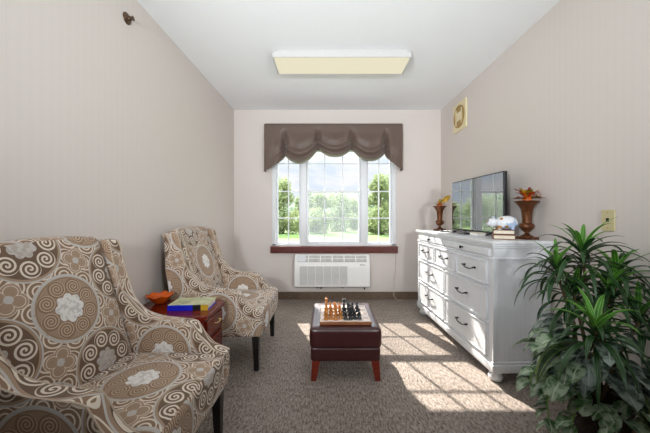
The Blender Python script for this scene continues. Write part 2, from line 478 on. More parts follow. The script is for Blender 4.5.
yg = YB+.08
HS = (1.877, 1.485, 1.11)
sash(WX0+.05, -.365, WZ0+.02, WZ1-.05, yg, (-.54,), HS, .024)
sash(.55, WX1-.05, WZ0+.02, WZ1-.05, yg, (.725,), HS, .024)
sash(-.285, .47, 1.465, WZ1-.05, yg+.02, (-.032, .22), (1.877,), .026)
o = sash(-.285, .47, WZ0+.02, 1.5, yg-.02, (-.032, .22), (1.11,), .032)
wbox(MB(), -.26, .445, WZ0+.04, 1.48, yg+.048, yg+.05, 0).build('insect_screen', M['insect'], w)

# ------------------------------------------------------------------ valance
Z0V, YV = 2.368, YB-.12
xv0, xv1 = -.835, 1.005
gat = [(-.57, 154), (-.121, 148), (.335, 148), (.785, 152)]
lows = [162, 156, 160]
def vz(y): return 1.155-(y-215)/75.5
def ease(t): return t*t*(3-2*t)
def bottom(x):
    if x <= gat[0][0]:
        t = (gat[0][0]-x)/(gat[0][0]-xv0); return vz(gat[0][1])+(vz(171)-vz(gat[0][1]))*(t**.55)
    if x >= gat[3][0]:
        t = (x-gat[3][0])/(xv1-gat[3][0]); return vz(gat[3][1])+(vz(170)-vz(gat[3][1]))*(t**.55)
    for i in range(3):
        x0, x1 = gat[i][0], gat[i+1][0]
        if x0 <= x <= x1:
            t = (x-x0)/(x1-x0); base = vz(gat[i][1])*(1-t)+vz(gat[i+1][1])*t
            s = (1-abs(2*t-1)**2.2)
            return base+(vz(lows[i])-(vz(gat[i][1])+vz(gat[i+1][1]))/2)*s
bm = bmesh.new(); NX, NZ = 150, 46; rows = []
for j in range(NZ+1):
    t = j/NZ; row = []
    for i in range(NX+1):
        x = xv0+(xv1-xv0)*i/NX
        zb = bottom(x); z = Z0V+(zb-Z0V)*t
        dg = min(abs(x-g[0]) for g in gat); pin = math.exp(-(dg/.034)**2); wide = math.exp(-(dg/.16)**2)
        grow = max(0, (t-.25)/.75)
        inside = gat[0][0] < x < gat[3][0]
        y = 0.
        if inside:
            y -= .05*grow**1.2*math.sin(PI*min(1, t*1.0))**.3*(1-wide*.6)*(1 if t < .9 else (1-(t-.9)*5))
            y -= .03*grow*math.sin(2*PI*(2.6*t**3+.3*wide))*(1-.5*pin)
            y += .02*grow*(1-wide)*max(0, (t-.93)/.07)
        else:
            e = min(x-xv0, xv1-x)
            y -= .02*grow*math.sin(PI*min(1, e/.2))+.012*grow*math.sin(2*PI*2.4*t)*wide
        # pinch and ruching at the gathers
        y += .075*pin*ease(min(1, max(0, (t-.1)/.45)))+.02*math.sin(2*PI*8*t)*math.exp(-(dg/.055)**2)*ease(min(1, max(0, (t-.45)/.3)))
        y += .006*math.sin(x*47+t*6)*math.exp(-(dg/.2)**2)*t
        xx = x
        row.append(bm.verts.new((xx, YV+y, z)))
    rows.append(row)
for a, c in zip(rows, rows[1:]):
    for i in range(NX): bm.faces.new([a[i], a[i+1], c[i+1], c[i]])
# returns to the wall
for col, s in ((0, 1), (NX, -1)):
    ret = [bm.verts.new((rows[j][col].co.x, YB-.004, rows[j][col].co.z)) for j in range(NZ+1)]
    for j in range(NZ): bm.faces.new([rows[j][col], rows[j+1][col], ret[j+1], ret[j]])
mb = MB(); mb.bm.free(); mb.bm = bm
val = thing('window_valance', 'mauve taupe satin valance with gathered swags hanging over the window', 'valance', ((xv0+xv1)/2, YB, Z0V))
def under(o, par):
    o.parent = par; o.matrix_parent_inverse = (Matrix.Translation(par.location) @ Matrix.Rotation(par.rotation_euler[2], 4, 'Z')).inverted(); return o
o = mb.build('swag', M['valance'], angle=180); under(o, val)
md = o.modifiers.new('solid', 'SOLIDIFY'); md.thickness = .004; md.offset = 1
under(MB().box(((xv0+xv1)/2, YB-.06, Z0V+.001), (xv1-xv0-.012, .108, .018), bev=.002).build('mounting_board', M['valance']), val)

# ------------------------------------------------------------------ wall air conditioner
ax0, ax1, az0, az1, ay = -.43, .568, .2, .622, YB-.17
ac = thing('wall_air_conditioner', 'white air conditioner with slatted grilles on the wall under the window', 'air conditioner', ((ax0+ax1)/2, YB, az0))
AW = ax1-ax0; hh = az1-az0
prof = [(0, 0.0), (0, hh), (-.085, hh), (-.17, hh-.105), (-.17, .014), (-.156, 0)]
MB().prism([(p[0]-.001, p[1]) for p in prof], -AW/2, AW/2, 'yz', .008, 2).build('body', M['plastic'], ac)
b = MB()
sl = math.atan2(.105, .085)
# sloped top outlet: dark well with vanes
mid = Vector((0, -.1275-.003, hh-.0525+.002))
rot = RX(-(PI/2-sl)+0)
rot = Matrix.Rotation(math.atan2(.105, .085), 3, 'X')
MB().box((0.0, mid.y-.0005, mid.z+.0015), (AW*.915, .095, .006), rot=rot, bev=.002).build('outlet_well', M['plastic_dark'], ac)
b = MB()
for i in range(58):
    x = -AW*.45+AW*.9*i/57
    b.box((x, mid.y-.003, mid.z+.004), (.0065, .09, .006), rot=rot)
for xx in (-.31, -.16, .0, .16, .31): b.box((xx, mid.y-.004, mid.z+.006), (.014, .094, .007), rot=rot)
b.box((0, mid.y-.004, mid.z+.005), (AW*.91, .006, .006), rot=rot)
b.build('outlet_grille', M['plastic'], ac)
MB().box((-AW*.41, mid.y-.005, mid.z+.006), (.11, .096, .008), rot=rot, bev=.002).build('control_lid', M['vinyl'], ac)
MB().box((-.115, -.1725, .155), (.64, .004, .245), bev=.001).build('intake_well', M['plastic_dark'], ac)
b = MB()
for i in range(17): b.box((-.115, -.177, .04+i*.0143), (.64, .008, .0075))
for i in range(7): b.box((-.43+i*.105, -.178, .155), (.007, .009, .245))
b.build('intake_grille', M['plastic'], ac)
b = MB()
for i in range(17): b.box((.352, -.172, .04+i*.0143), (.27, .004, .007), bev=.001)
b.build('front_rib', M['plastic'], ac)
b = MB()
for i, wd in enumerate((.011, .009, .012, .008, .01)): b.box((.37+i*.014, -.1722, .297+(.0015 if i == 0 else 0)), (wd, .003, .012-(0 if i == 0 else .003)))
b.build('maker_mark', plain('grey print', S(90, 92, 96), .6), ac)
b = MB(); b.box((-.17, -.1, -.006), (.1, .06, .014), bev=.003).ball((-.15, -.13, -.012), .014).ball((-.2, -.13, -.012), .01)
b.build('drain_fitting', M['bronze'], ac)
for x in (.14, .43): MB().cyl((x, -.12, -.035 if x > .3 else -.02), (x, -.12, .004), .009).build('screw_foot', M['bronze'], ac)

# blind cord
pts = [(.94, YB-.02, .64)]
for i in range(1, 15): pts.append((.945-.035*i/14*(1 if i > 6 else .4), YB-.02-.001*i, .64-.575*i/14))
pts += [(.93, YB-.05, .02), (.955, YB-.07, .006), (1.0, YB-.075, .005), (1.02, YB-.06, .005)]
tag(MB().tube(pts, .0028, 6).build('hanging_cord', plain('pale cord', S(214, 205, 192), .7)), 'thin pale cord hanging from the window sill down to the carpet', 'cord')

# ------------------------------------------------------------------ ceiling light, sprinkler, wall plates
L = thing('ceiling_light', 'long white fluorescent ceiling light with a cream diffuser', 'light', (.13, 2.635, H))
MB().box((0, 0, -.012), (1.17, .27, .024), bev=.003).build('housing', M['lamp_body'], L)
MB().prism([(-.135, -.02), (.145, -.02), (.15, -.062), (.125, -.078), (-.125, -.078), (-.145, -.062)], -.6, .6, 'yz', .003, 2).build('diffuser', M['diffuser'], L)
b = MB()
for s in (-1, 1): b.prism([(-.147, -.018), (.147, -.018), (.152, -.063), (.126, -.081), (-.126, -.081), (-.152, -.063)], s*.6-.008, s*.6+.008, 'yz', .002, 2)
b.box((0, -.147, -.044), (1.2, .008, .046), bev=.001)
b.build('end_cap', M['lamp_body'], L)

sp = thing('fire_sprinkler', 'small metal fire sprinkler on the left wall near the ceiling', 'sprinkler', (XL, 1.82, 2.41))
def lathe_x(prof, n=24, sgn=1):
    b = MB(); b.lathe(prof, n=n); bmesh.ops.rotate(b.bm, verts=b.bm.verts, cent=(0, 0, 0), matrix=RY(sgn*PI/2)); return b
lathe_x([(.036, 0), (.036, .004), (.03, .01), (.016, .012), (.015, .024), (.011, .027)]).build('escutcheon', M['chrome'], sp)
b = MB()
for s in (-1, 1): b.tube([(.026, s*.012, 0), (.034, s*.014, 0), (.041, s*.004, 0)], .003, 6)
b.build('frame_arm', M['chrome'], sp)
lathe_x([(.002, .039), (.015, .039), (.015, .042), (.002, .043)]).build('deflector', M['chrome'], sp)

wp = thing('wall_vent', 'square cream plate with a round louvred vent high on the right wall', 'vent', (XR, 3.345, 2.31))
MB().box((-.009, 0, 0), (.018, .32, .33), bev=.004).build('plate', M['cream_plate'], wp)
lathe_x([(.13, .016), (.13, .026), (.118, .028), (.116, .02)], 36, -1).build('ring', M['brass'], wp)
lathe_x([(.116, .017), (.116, .0195)], 36, -1).build('recess', plain('dark recess', S(72, 60, 40), .7), wp)
b = MB(); b.box((-.024, 0, 0), (.006, .1, .1), bev=.003); b.box((-.023, -.07, 0), (.005, .03, .19), bev=.002); b.box((-.023, .07, 0), (.005, .03, .19), bev=.002)
b.build('louvre', M['cream_plate'], wp)

jp = thing('wall_jack', 'almond phone jack plate on the right wall above the plant', 'wall plate', (XR, 1.585, 1.125))
MB().box((-.004, 0, 0), (.008, .074, .118), bev=.003).build('plate', M['almond'], jp)
MB().box((-.0085, 0, .002), (.003, .016, .022), bev=.001).build('socket', M['bronze'], jp)
for z in (-.042, .042): MB().cyl((-.0095, 0, z), (-.007, 0, z), .003, 10).build('screw', M['brass'], jp)

# ------------------------------------------------------------------ armchairs
def uvbox(ou=(0, 0), tilt=1.0, swap=None):
    def f(p, n):
        a = max(range(3), key=lambda i: abs(n[i]))
        if a == 0: return (p.y+ou[0], p.z*tilt+ou[1])
        if a == 1: return (p.x+ou[0], p.z+ou[1])
        return (p.y+ou[0], p.x+ou[1])
    return f
def spline(pts, n):
    out = []
    P = [pts[0]]+list(pts)+[pts[-1]]
    for i in range(1, len(P)-2):
        for k_ in range(n):
            t = k_/n
            out.append(tuple(.5*((2*P[i][d])+(-P[i-1][d]+P[i+1][d])*t+(2*P[i-1][d]-5*P[i][d]+4*P[i+1][d]-P[i+2][d])*t*t+(-P[i-1][d]+3*P[i][d]-3*P[i+1][d]+P[i+2][d])*t**3) for d in range(len(pts[0]))))
    out.append(pts[-1]); return out
def make_chair(label, loc, rz):
    ch = thing('wing_armchair', label, 'chair', loc, rz, 'medallion patterned armchairs')
    top = spline([(-.72, 1.0), (-.705, 1.022), (-.64, 1.025), (-.61, 1.005), (-.588, .91), (-.555, .80), (-.52, .715), (-.462, .648), (-.378, .615), (-.28, .602), (-.2, .595)], 4) \
        + spline([(-.172, .587), (-.152, .556), (-.125, .515), (-.08, .47), (-.03, .45), (0.0, .438)], 4)
    prof = top+[(.006, .36), (-.008, .262), (-.60, .262), (-.635, .4), (-.70, .75)]
    for s in (-1, 1):
        b = MB(); y0, y1 = (.275, .348) if s > 0 else (-.348, -.275)
        b.prism(prof, y0, y1, 'xz', .014, 3)
        # wings flare slightly outwards
        a = b.build('arm', M['fabric'], ch, uv=lambda p, n: (p.x+.32, p.z-.44) if abs(n.y) > .5 else (p.y+.1, p.x+p.z), weighted=True)
        for yy, nm in ((y0 if s > 0 else y1, 'inner'), (y1 if s > 0 else y0, 'outer')):
            y_ = yy+(.004 if nm == 'inner' else -.004)*(1 if s > 0 else -1)
            MB().tube([(x, y_, z-.003) for x, z in top], .0042, 6).build('piping', M['piping'], a)
    def dseat(p):
        x, y, z = p
        k_ = max(0, 1-(y/.29)**2)*max(0, 1-((x)/.26)**2)
        return (x, y, z+(.022*k_ if z > 0 else 0))
    MB().rbox((.262, .274, .096), .032, 14, (-.252, 0, .357), dseat).build('seat', M['fabric'], ch, uv=uvbox((-.0, .235)), angle=80)
    MB().box((-.3, 0, .268), (.56, .545, .03)).build('seat_deck', M['fabric'], ch, uv=uvbox())
    def dback(p):
        x, y, z = p
        c = 1-(y/.30)**2
        if z > 0: z += .02*c*(z/.33)
        if x > 0: x += .024*max(0, c)*max(0, 1-((z+.02)/.36)**2)
        X = -.588+x-(z)*.30
        return (X, y, z)
    MB().rbox((.036, .274, .343), .028, 14, (0, 0, .695), dback).build('backrest', M['fabric'], ch, uv=uvbox((0.0, -.818), 1.07), angle=80)
    b = MB(); b.bm.faces.new([b.bm.verts.new(v) for v in ((-.60, -.274, .29), (-.60, .274, .29), (-.69, .274, 1.0), (-.69, -.274, 1.0))])
    bmesh.ops.solidify(b.bm, geom=b.bm.faces, thickness=.03)
    b.build('back_panel', M['fabric'], ch, uv=uvbox())
    for s in (-1, 1):
        MB().taper((-.05, s*.305, .268), (-.045, s*.305, 0), .025, .016).build('leg', M['black_wood'], ch)
        MB().taper((-.57, s*.295, .268), (-.64, s*.295, 0), .025, .016).build('leg', M['black_wood'], ch)
    return ch
make_chair('patterned wing armchair nearest the camera, on the near side of the side table', (-.535, 1.187, 0), math.radians(-2))
far = make_chair('patterned wing armchair further back, between the side table and the window wall', (-.478, 2.425, 0), 0)

# ------------------------------------------------------------------ side table with dish and book
tx0, tx1, ty0, ty1, tz = -1.235, -.72, 1.685, 2.035, .55
st = thing('side_table', 'glossy cherry wood side table with a drawer between the two armchairs', 'table', ((tx0+tx1)/2, (ty0+ty1)/2, 0))
hx, hy = (tx1-tx0)/2, (ty1-ty0)/2
def rrect(hx, hy, r, n=5):
    out = []
    for cx, cy, a0 in ((hx-r, hy-r, 0), (-hx+r, hy-r, PI/2), (-hx+r, -hy+r, PI), (hx-r, -hy+r, 1.5*PI)):
        for i in range(n+1): out.append((cx+r*math.cos(a0+PI/2*i/n), cy+r*math.sin(a0+PI/2*i/n)))
    return out
MB().prism(rrect(hx, hy, .035), tz-.028, tz, 'xy', .006, 2).build('tabletop', M['cherry'], st)
b = MB(); b.prism(rrect(hx-.02, hy-.015, .025), .06, tz-.028, 'xy', .003, 2); b.build('carcass', M['cherry'], st)
d = MB().box((hx-.016, 0, tz-.095), (.016, 2*hy-.1, .1), bev=.004).build('drawer', M['cherry'], st)
b = MB(); b.tube([(hx+.0, -.035, tz-.085), (hx+.016, -.035, tz-.085), (hx+.018, 0, tz-.088), (hx+.016, .035, tz-.085), (hx, .035, tz-.085)], .004, 8)
b.build('handle', M['brass'], d)
d = MB().box((hx-.016, 0, .27), (.016, 2*hy-.1, .2), bev=.004).build('door', M['cherry'], st)
for sx in (-1, 1):
    for sy in (-1, 1): MB().taper((sx*(hx-.05), sy*(hy-.045), .07), (sx*(hx-.05), sy*(hy-.045), 0), .022, .018).build('leg', M['cherry'], st)

def bowl_flute(a, z): return 1+.06*math.cos(7*a+.4)*max(0, (z-.02)/.05)
b = MB()
prof = [(.028, 0), (.032, .006), (.05, .022), (.07, .042), (.084, .058), (.08, .06), (.064, .045), (.044, .026), (.02, .014), (.002, .012)]
b.lathe(prof, n=40, flute=bowl_flute)
for v in b.bm.verts:
    r_ = math.hypot(v.co.x, v.co.y)
    if r_ > .05: v.co.z += .005*math.cos(7*math.atan2(v.co.y, v.co.x)+.4)*(r_-.05)/.03
bw = b.build('leaf_dish', M['orange_glass'], angle=60); bw.location = (-1.145, 1.955, tz)
tag(bw, 'orange leaf shaped glazed dish on the left of the cherry side table', 'bowl')

bk = thing('hardcover_book', 'blue spined hardcover book with a pale green cover on the side table', 'book', (-.885, 1.885, tz), .06)
bw_, bd_, bt_ = .25, .17, .036
MB().box((-0.003, .004, bt_/2), (bw_-.012, bd_-.012, bt_-.008)).build('pages', M['paper'], bk)
MB().box((0, 0, bt_-.002), (bw_, bd_, .004), bev=.001).build('front_cover', M['book_sage'], bk)
MB().box((0, 0, .002), (bw_, bd_, .004), bev=.001).build('back_cover', M['book_blue'], bk)
x0 = -bw_/2
for nm, a, c_, mm in (('spine', 0, .155, 'book_blue'), ('spine_band', .155, .205, 'book_black'), ('spine_label', .205, .25, 'book_gold')):
    MB().box((x0+(a+c_)/2, -bd_/2+.001, bt_/2), (c_-a, .005, bt_-.0005), bev=.0008).build(nm, M[mm], bk)

# ------------------------------------------------------------------ ottoman with chess set
ox0, ox1, oy0, oy1 = -.126, .386, 1.965, 2.565
ot = thing('leather_ottoman', 'burgundy leather storage ottoman with tapered cherry legs in the room centre', 'ottoman', ((ox0+ox1)/2, (oy0+oy1)/2, 0))
hx, hy = (ox1-ox0)/2, (oy1-oy0)/2
def dlid(p):
    x, y, z = p
    return (x*(1+.012*math.cos(z/.075*PI/2)), y*(1+.012*math.cos(z/.075*PI/2)), z+(.006*max(0, 1-(x/hx)**4)*max(0, 1-(y/hy)**4) if z > 0 else 0))
lid = MB().rbox((hx-.006, hy-.006, .072), .026, 14, (0, 0, .298), dlid).build('lid', M['leather'], ot, angle=80)
b = MB()
rr = rrect(hx-.012, hy-.012, .03, 6); b.tube([(x, y, .352) for x, y in rr]+[(rr[0][0], rr[0][1], .352)], .005, 6, False)
b.build('welt', M['leather'], lid)
MB().rbox((hx-.012, hy-.012, .048), .014, 10, (0, 0, .184)).build('base', M['leather'], ot, angle=80)
for sx in (-1, 1):
    for sy in (-1, 1): MB().taper((sx*(hx-.05), sy*(hy-.05), .14), (sx*(hx-.032), sy*(hy-.032), 0), .028, .018).build('leg', M['cherry_leg'], ot)
OT = .376
cbx, cby, cw = .132, 2.2, .37
cb = thing('chess_board', 'pale square chess board with a wooden edge on the leather ottoman', 'chess board', (cbx, cby, OT))
MB().box((0, 0, .011), (cw, cw, .022), bev=.002).build('board_base', M['board_edge'], cb)
MB().box((0, 0, .0232), (cw-.01, cw-.01, .003)).build('playing_surface', M['squares'], cb)
CZ = OT+.0247
B0 = [(.0145, 0), (.0145, .004), (.012, .008), (.0125, .010), (.008, .014)]
SH = {'pawn': B0+[(.0055, .024), (.0075, .027), (.005, .029), (.0085, .034), (.0085, .038), (.005, .043), (.001, .044)],
      'rook': B0+[(.008, .032), (.0105, .035), (.0105, .047), (.007, .047), (.007, .043), (.001, .043)],
      'bishop': B0+[(.0055, .034), (.009, .038), (.0055, .040), (.009, .047), (.0075, .054), (.003, .061), (.0035, .064), (.001, .066)],
      'queen': B0+[(.006, .042), (.0105, .046), (.006, .049), (.0075, .056), (.0115, .068), (.007, .068), (.004, .072), (.001, .074)],
      'king': B0+[(.0065, .046), (.011, .050), (.0065, .053), (.008, .060), (.011, .071), (.006, .075), (.001, .076)]}
protos = {}
def chess(kind, color, x, y, label):
    key = (kind, color)
    if key not in protos:
        b = MB(); mm = M['amber' if color == 'amber' else 'ebony']
        if kind == 'knight':
            b.lathe(B0, n=16); b.prism([(-.006, .012), (.007, .012), (.008, .025), (.004, .034), (.013, .036), (.014, .042), (.004, .052), (-.002, .057), (-.009, .048), (-.0105, .03)], -.0055, .0055, 'xz', .002, 2)
        else:
            b.lathe(SH[kind], n=16)
            if kind == 'king': b.box((0, 0, .082), (.003, .003, .014)).box((0, 0, .083), (.010, .003, .003))
        o = b.build('chess_'+kind, mm); protos[key] = o
    else:
        o = protos[key].copy(); COL.objects.link(o)
    o.location = (x, y, CZ); o.scale = (1.22, 1.22, 1.18); o.rotation_euler = (0, 0, rnd.uniform(-.3, .3)+(PI if color == 'black' else 0))
    tag(o, label, 'chess piece', color+' chess pieces')
colx = [0, 1, 2, 3]
ORD = ['first', 'second', 'third', 'fourth']
lay = {'amber': [['rook', 'knight', 'bishop', 'king'], ['pawn']*4, ['queen', 'bishop', 'knight', 'rook'], ['pawn']*4],
       'black': [['rook', 'knight', 'bishop', 'queen'], ['king', 'bishop', 'knight', 'rook'], ['pawn']*4, ['pawn']*4]}
for color, X0 in (('amber', -.005), ('black', .134)):
    for c_ in range(4):
        for r_ in range(4):
            kd = lay[color][c_][r_]
            chess(kd, color, X0+c_*.0345+rnd.uniform(-.003, .003), 2.062+r_*.074+rnd.uniform(-.006, .006)+(.012 if c_ == 3 else 0),
                  f"{color} chess {kd} in the {ORD[c_]} {color} column from the left, {ORD[r_]} from the front")

# ------------------------------------------------------------------ dresser
DZ = .977; DL, DD = 1.43, .405
th = math.radians(2.2)
dr = thing('dresser', 'long white dresser with dark handles along the right wall', 'dresser', (1.14, 1.95, 0), th)
def dbox(x0, x1, y0, y1, z0, z1, bev=.004, b=None): return (b or MB()).box(((x0+x1)/2, (y0+y1)/2, (z0+z1)/2), (x1-x0, y1-y0, z1-z0), bev=bev)
b = MB(); dbox(0, DD, 0, DL, .1, .94, .003, b); b.build('carcass', M['white_paint'], dr)
b = MB(); dbox(-.026, DD+.006, -.026, DL+.026, .955, DZ, .005, b); dbox(-.018, DD+.003, -.018, DL+.018, .938, .957, .006, b); dbox(-.01, DD, -.01, DL+.01, .926, .94, .004, b)
b.build('top', M['white_paint'], dr)
b = MB(); dbox(-.012, DD, -.012, DL+.012, .848, .862, .005, b)
b.build('frieze_moulding', M['white_paint'], dr)
b = MB(); dbox(-.016, DD, -.016, DL+.016, .085, .13, .006, b); dbox(-.009, DD, -.009, DL+.009, .128, .15, .006, b); dbox(-.012, DD, -.012, DL+.012, .074, .088, .004, b)
b.build('base_moulding', M['white_paint'], dr)
for y in (.0, DL-.035): dbox(-.006, .03, y-.004, y+.039, .15, .848, .003).build('corner_stile', M['white_paint'], dr)
for (fx, fy) in ((.045, .05), (.045, DL-.05), (DD-.045, .05), (DD-.045, DL-.05)):
    MB().lathe([(.03, 0), (.04, .004), (.046, .018), (.047, .03), (.038, .046), (.03, .052), (.04, .058), (.042, .078)], (fx, fy, 0), 24).build('bun_foot', M['white_paint'], dr)
def bail(par, y, z, x, wd=.14):
    b = MB()
    for s in (-1, 1):
        b.ball((x-.006, y+s*wd/2, z), .009, (.7, 1, 1), 10, 8); b.ball((x-.02, y+s*wd/2, z), .007, (1, 1, 1), 10, 8); b.cyl((x, y+s*wd/2, z), (x-.02, y+s*wd/2, z), .005, 8)
        b.ball((x-.02, y+s*(wd/2+.012), z), .0055, (1, 1.3, 1), 10, 8)
    b.tube([(x-.02, y-wd/2, z-.002), (x-.024, y-wd*.3, z-.012), (x-.024, y-wd*.12, z-.016), (x-.024, y, z-.015), (x-.024, y+wd*.12, z-.016), (x-.024, y+wd*.3, z-.012), (x-.02, y+wd/2, z-.002)], [.0035, .0045, .0045, .006, .0045, .0045, .0035], 8)
    b.build('handle', M['bronze'], par)
def drawer(y0, y1, z0, z1, knob=None, wd=.145, raised=True):
    b = MB(); dbox(-.016, .01, y0, y1, z0, z1, .005, b)
    if raised:
        m_ = .02; t_ = .012
        for (a, c_, e, f) in ((y0, y1, z1-t_, z1), (y0, y1, z0, z0+t_), (y0, y0+t_, z0, z1), (y1-t_, y1, z0, z1)):
            dbox(-.023, -.012, a, c_, e, f, .003, b)
    o = b.build('drawer', M['white_paint'], dr)
    if knob:
        for ky in knob: 
            b = MB(); b.lathe([(.006, 0), (.006, .012), (.013, .018), (.012, .026), (.002, .029)], n=16)
            bmesh.ops.rotate(b.bm, verts=b.bm.verts, cent=(0, 0, 0), matrix=RY(-PI/2)); bmesh.ops.translate(b.bm, verts=b.bm.verts, vec=(-.016, ky, (z0+z1)/2))
            b.build('knob', M['bronze'], o)
    else:
        bail(o, (y0+y1)/2, (z0+z1)/2+.012, -.016, wd)
    return o
e = .045; wdt = DL-2*e
half = DL/2
drawer(e-.01, half-.006, .868, .922, [(e+half)/2], raised=False); drawer(half+.006, DL-e+.01, .868, .922, [DL-(e+half)/2], raised=False)
third = wdt/3
for i in range(3): drawer(e+i*third+.012, e+(i+1)*third-.012, .665, .832)
for z0, z1 in ((.415, .64), (.165, .39)):
    drawer(e+.012, e+wdt*.5-.008, z0, z1); drawer(e+wdt*.5+.008, DL-e-.012, z0, z1)

# ------------------------------------------------------------------ things on the dresser
tv = thing('television', 'black flat screen television standing on the white dresser', 'television', (1.372, 2.665, DZ), math.atan2(.035, .85))
TW, TH, zb = .85, .505, .022
MB().box((.016, 0, zb+TH/2), (.03, TW, TH), bev=.004).build('bezel', M['black'], tv)
MB().box((.045, 0, zb+.2), (.04, TW*.6, .28), bev=.012).build('rear_housing', M['black'], tv)
MB().box((.0005, 0, zb+TH/2+.003), (.003, TW-.02, TH-.026), ).build('screen', M['tv_glass'], tv, smooth=False)
for s in (-1, 1):
    b = MB(); b.tube([(-.06, s*.29, .009), (.016, s*.27, .034), (.085, s*.29, .009)], .007, 8); b.build('stand_foot', M['black'], tv)

def urn(label, loc, sc):
    u_ = thing('urn_vase', label, 'vase', loc, rnd.uniform(0, .4), 'brown urn vases')
    MB().box((0, 0, .01), (.105*sc, .105*sc, .02), bev=.004).build('plinth', M['urn'], u_)
    fl = lambda a, z: 1+.045*math.cos(12*a)*(1 if .11 < z < .25 else .3)
    pr = [(.042, .018), (.04, .026), (.024, .034), (.013, .044), (.013, .052), (.022, .056), (.022, .06), (.036, .07), (.047, .088), (.049, .1), (.042, .112), (.030, .12), (.030, .15), (.033, .19), (.039, .225), (.055, .25), (.07, .268), (.079, .276), (.079, .281), (.07, .279), (.05, .262), (.04, .235), (.002, .225)]
    MB().lathe([(r*sc, z) for r, z in pr], n=48, flute=fl).build('body', M['urn'], u_, angle=50)
    return u_
def leafblade(b, base, d, up, L, W, droop=.3, n=6, shape=None, cup=.15):
    """leaf strip with uv: x across, y along"""
    uvl = b.bm.loops.layers.uv.get('UVMap') or b.bm.loops.layers.uv.new('UVMap')
    d = Vector(d).normalized(); up = Vector(up); side = d.cross(up)
    if side.length < 1e-4: side = d.cross(Vector((1, 0, 0)))
    side.normalize(); nrm = side.cross(d).normalized()
    p = Vector(base); dirv = d.copy(); rows = []
    for i in range(n+1):
        t = i/n; w_ = W*(shape(t) if shape else math.sin(PI*min(1, t*.93+.07))**.8)
        nn = side.cross(dirv).normalized()
        rows.append([b.bm.verts.new(p-side*w_/2+nn*cup*w_), b.bm.verts.new(p.copy()), b.bm.verts.new(p+side*w_/2+nn*cup*w_)])
        dirv = (dirv+Vector((0, 0, -droop*(1.4*t+.3)/n*3))).normalized()
        p = p+dirv*(L/n)
        if p.x > XR-.02: p.x = XR-.02
        if p.z < .012: p.z = .012
    for i in range(n):
        for c_ in range(2):
            f = b.bm.faces.new([rows[i][c_], rows[i][c_+1], rows[i+1][c_+1], rows[i+1][c_]])
            for l, (a, e_) in zip(f.loops, ((c_*.5, i/n), (c_*.5+.5, i/n), (c_*.5+.5, (i+1)/n), (c_*.5, (i+1)/n))): l[uvl].uv = (a, e_)
def autumn(label, loc, full):
    t_ = thing('autumn_leaf_bouquet', label, 'dried flowers', loc, 0., 'autumn leaves in the urns')
    n = 34 if full else 9
    for i in range(n):
        a = 2*PI*i/n+rnd.uniform(-.3, .3); el = rnd.uniform(-.05, 1.0)
        b = MB(); d = Vector((math.cos(a)*math.cos(el), math.sin(a)*math.cos(el), math.sin(el)))
        leafblade(b, d*.022+Vector((0, 0, .004)), d, (0, 0, 1), rnd.uniform(.07, .105) if full else rnd.uniform(.04, .065), rnd.uniform(.04, .06), .35, 6, lambda t: (.25+.75*abs(math.sin(3*PI*t)))*math.sin(PI*min(1, t*.9+.08)))
        b.build('leaf', M['fall_'+('red', 'orange', 'red', 'yellow', 'olive')[i % 5]], t_, recalc=False, angle=80)
    b = MB(); b.lathe([(.004, -.03), (.026, -.012), (.03, .006), (.024, .02), (.006, .026)], n=30, flute=lambda a, z: 1+.07*math.cos(6*a))
    b.build('pumpkin', M['fall_orange'], t_, angle=80)
    b = MB()
    if full: b.tube([(0, 0, .03), (-.004, 0, .05), (-.018, 0, .064), (-.034, 0, .06)], [.009, .007, .007, .004], 8)
    else: b.tube([(0, 0, .02), (.02, -.0, .05), (.05, -.0, .085)], [.005, .012, .004], 8)
    b.build('stem', M['fall_olive'], t_)
    if not full:
        b = MB(); leafblade(b, (.02, 0, .03), (.6, -.1, .6), (0, -1, 0), .13, .06, .05); leafblade(b, (.0, .02, .03), (.3, .3, .5), (0, -1, 0), .07, .04, .1)
        b.build('long_leaf', M['fall_yellow'], t_, recalc=False, angle=80)
VN = (1.462, 2.085, DZ); VF = (1.285, 3.25, DZ)
urn('brown fluted urn vase on the near end of the dresser beside the books', VN, 1.0)
urn('brown fluted urn vase on the far end of the dresser by the window wall', VF, .93)
autumn('red and orange autumn leaves filling the near urn vase', (VN[0], VN[1], DZ+.288), True)
autumn('small yellow leaf and orange pumpkin spray in the far urn vase', (VF[0], VF[1], DZ+.284), False)

def small_book(label, loc, rz, w_, d_, t_):
    o = thing('old_book', label, 'book', loc, rz, 'brown books under the figurine')
    MB().box((0, .003, t_/2), (w_-.008, d_-.008, t_-.01)).build('pages', M['paper'], o)
    b = MB(); b.box((0, 0, t_-.003), (w_, d_, .006), bev=.0015).box((0, 0, .003), (w_, d_, .006), bev=.0015).box((-w_/2+.002, 0, t_/2), (.007, d_, t_), bev=.0015)
    b.build('cover', M['book_brown'], o)
small_book('lower of two brown books stacked on the near end of the dresser', (1.3, 2.1, DZ), -.46, .14, .11, .036)
small_book('upper of two brown books stacked on the dresser, under the floral figurine', (1.3, 2.102, DZ+.036), -.5, .135, .105, .036)
fg = thing('ceramic_figurine', 'white and pale blue floral ceramic figurine resting on the two brown books', 'figurine', (1.298, 2.1, DZ+.072), -.3)
b = MB(); b.ball((.02, 0, .05), .052, (1.45, 1.0, .97), 24, 16); b.build('body', M['ceramic'], fg, angle=180)
b = MB(); b.ball((-.072, -.012, .052), .034, (1.0, .95, 1.0), 20, 14); b.ball((-.1, -.016, .045), .017, (.9, 1.1, 1), 14, 10); b.ball((-.07, -.03, .083), .012, (.6, 1, 1.2), 10, 8); b.ball((-.066, .014, .085), .012, (.6, 1, 1.2), 10, 8)
b.build('head', M['ceramic'], fg, angle=180)
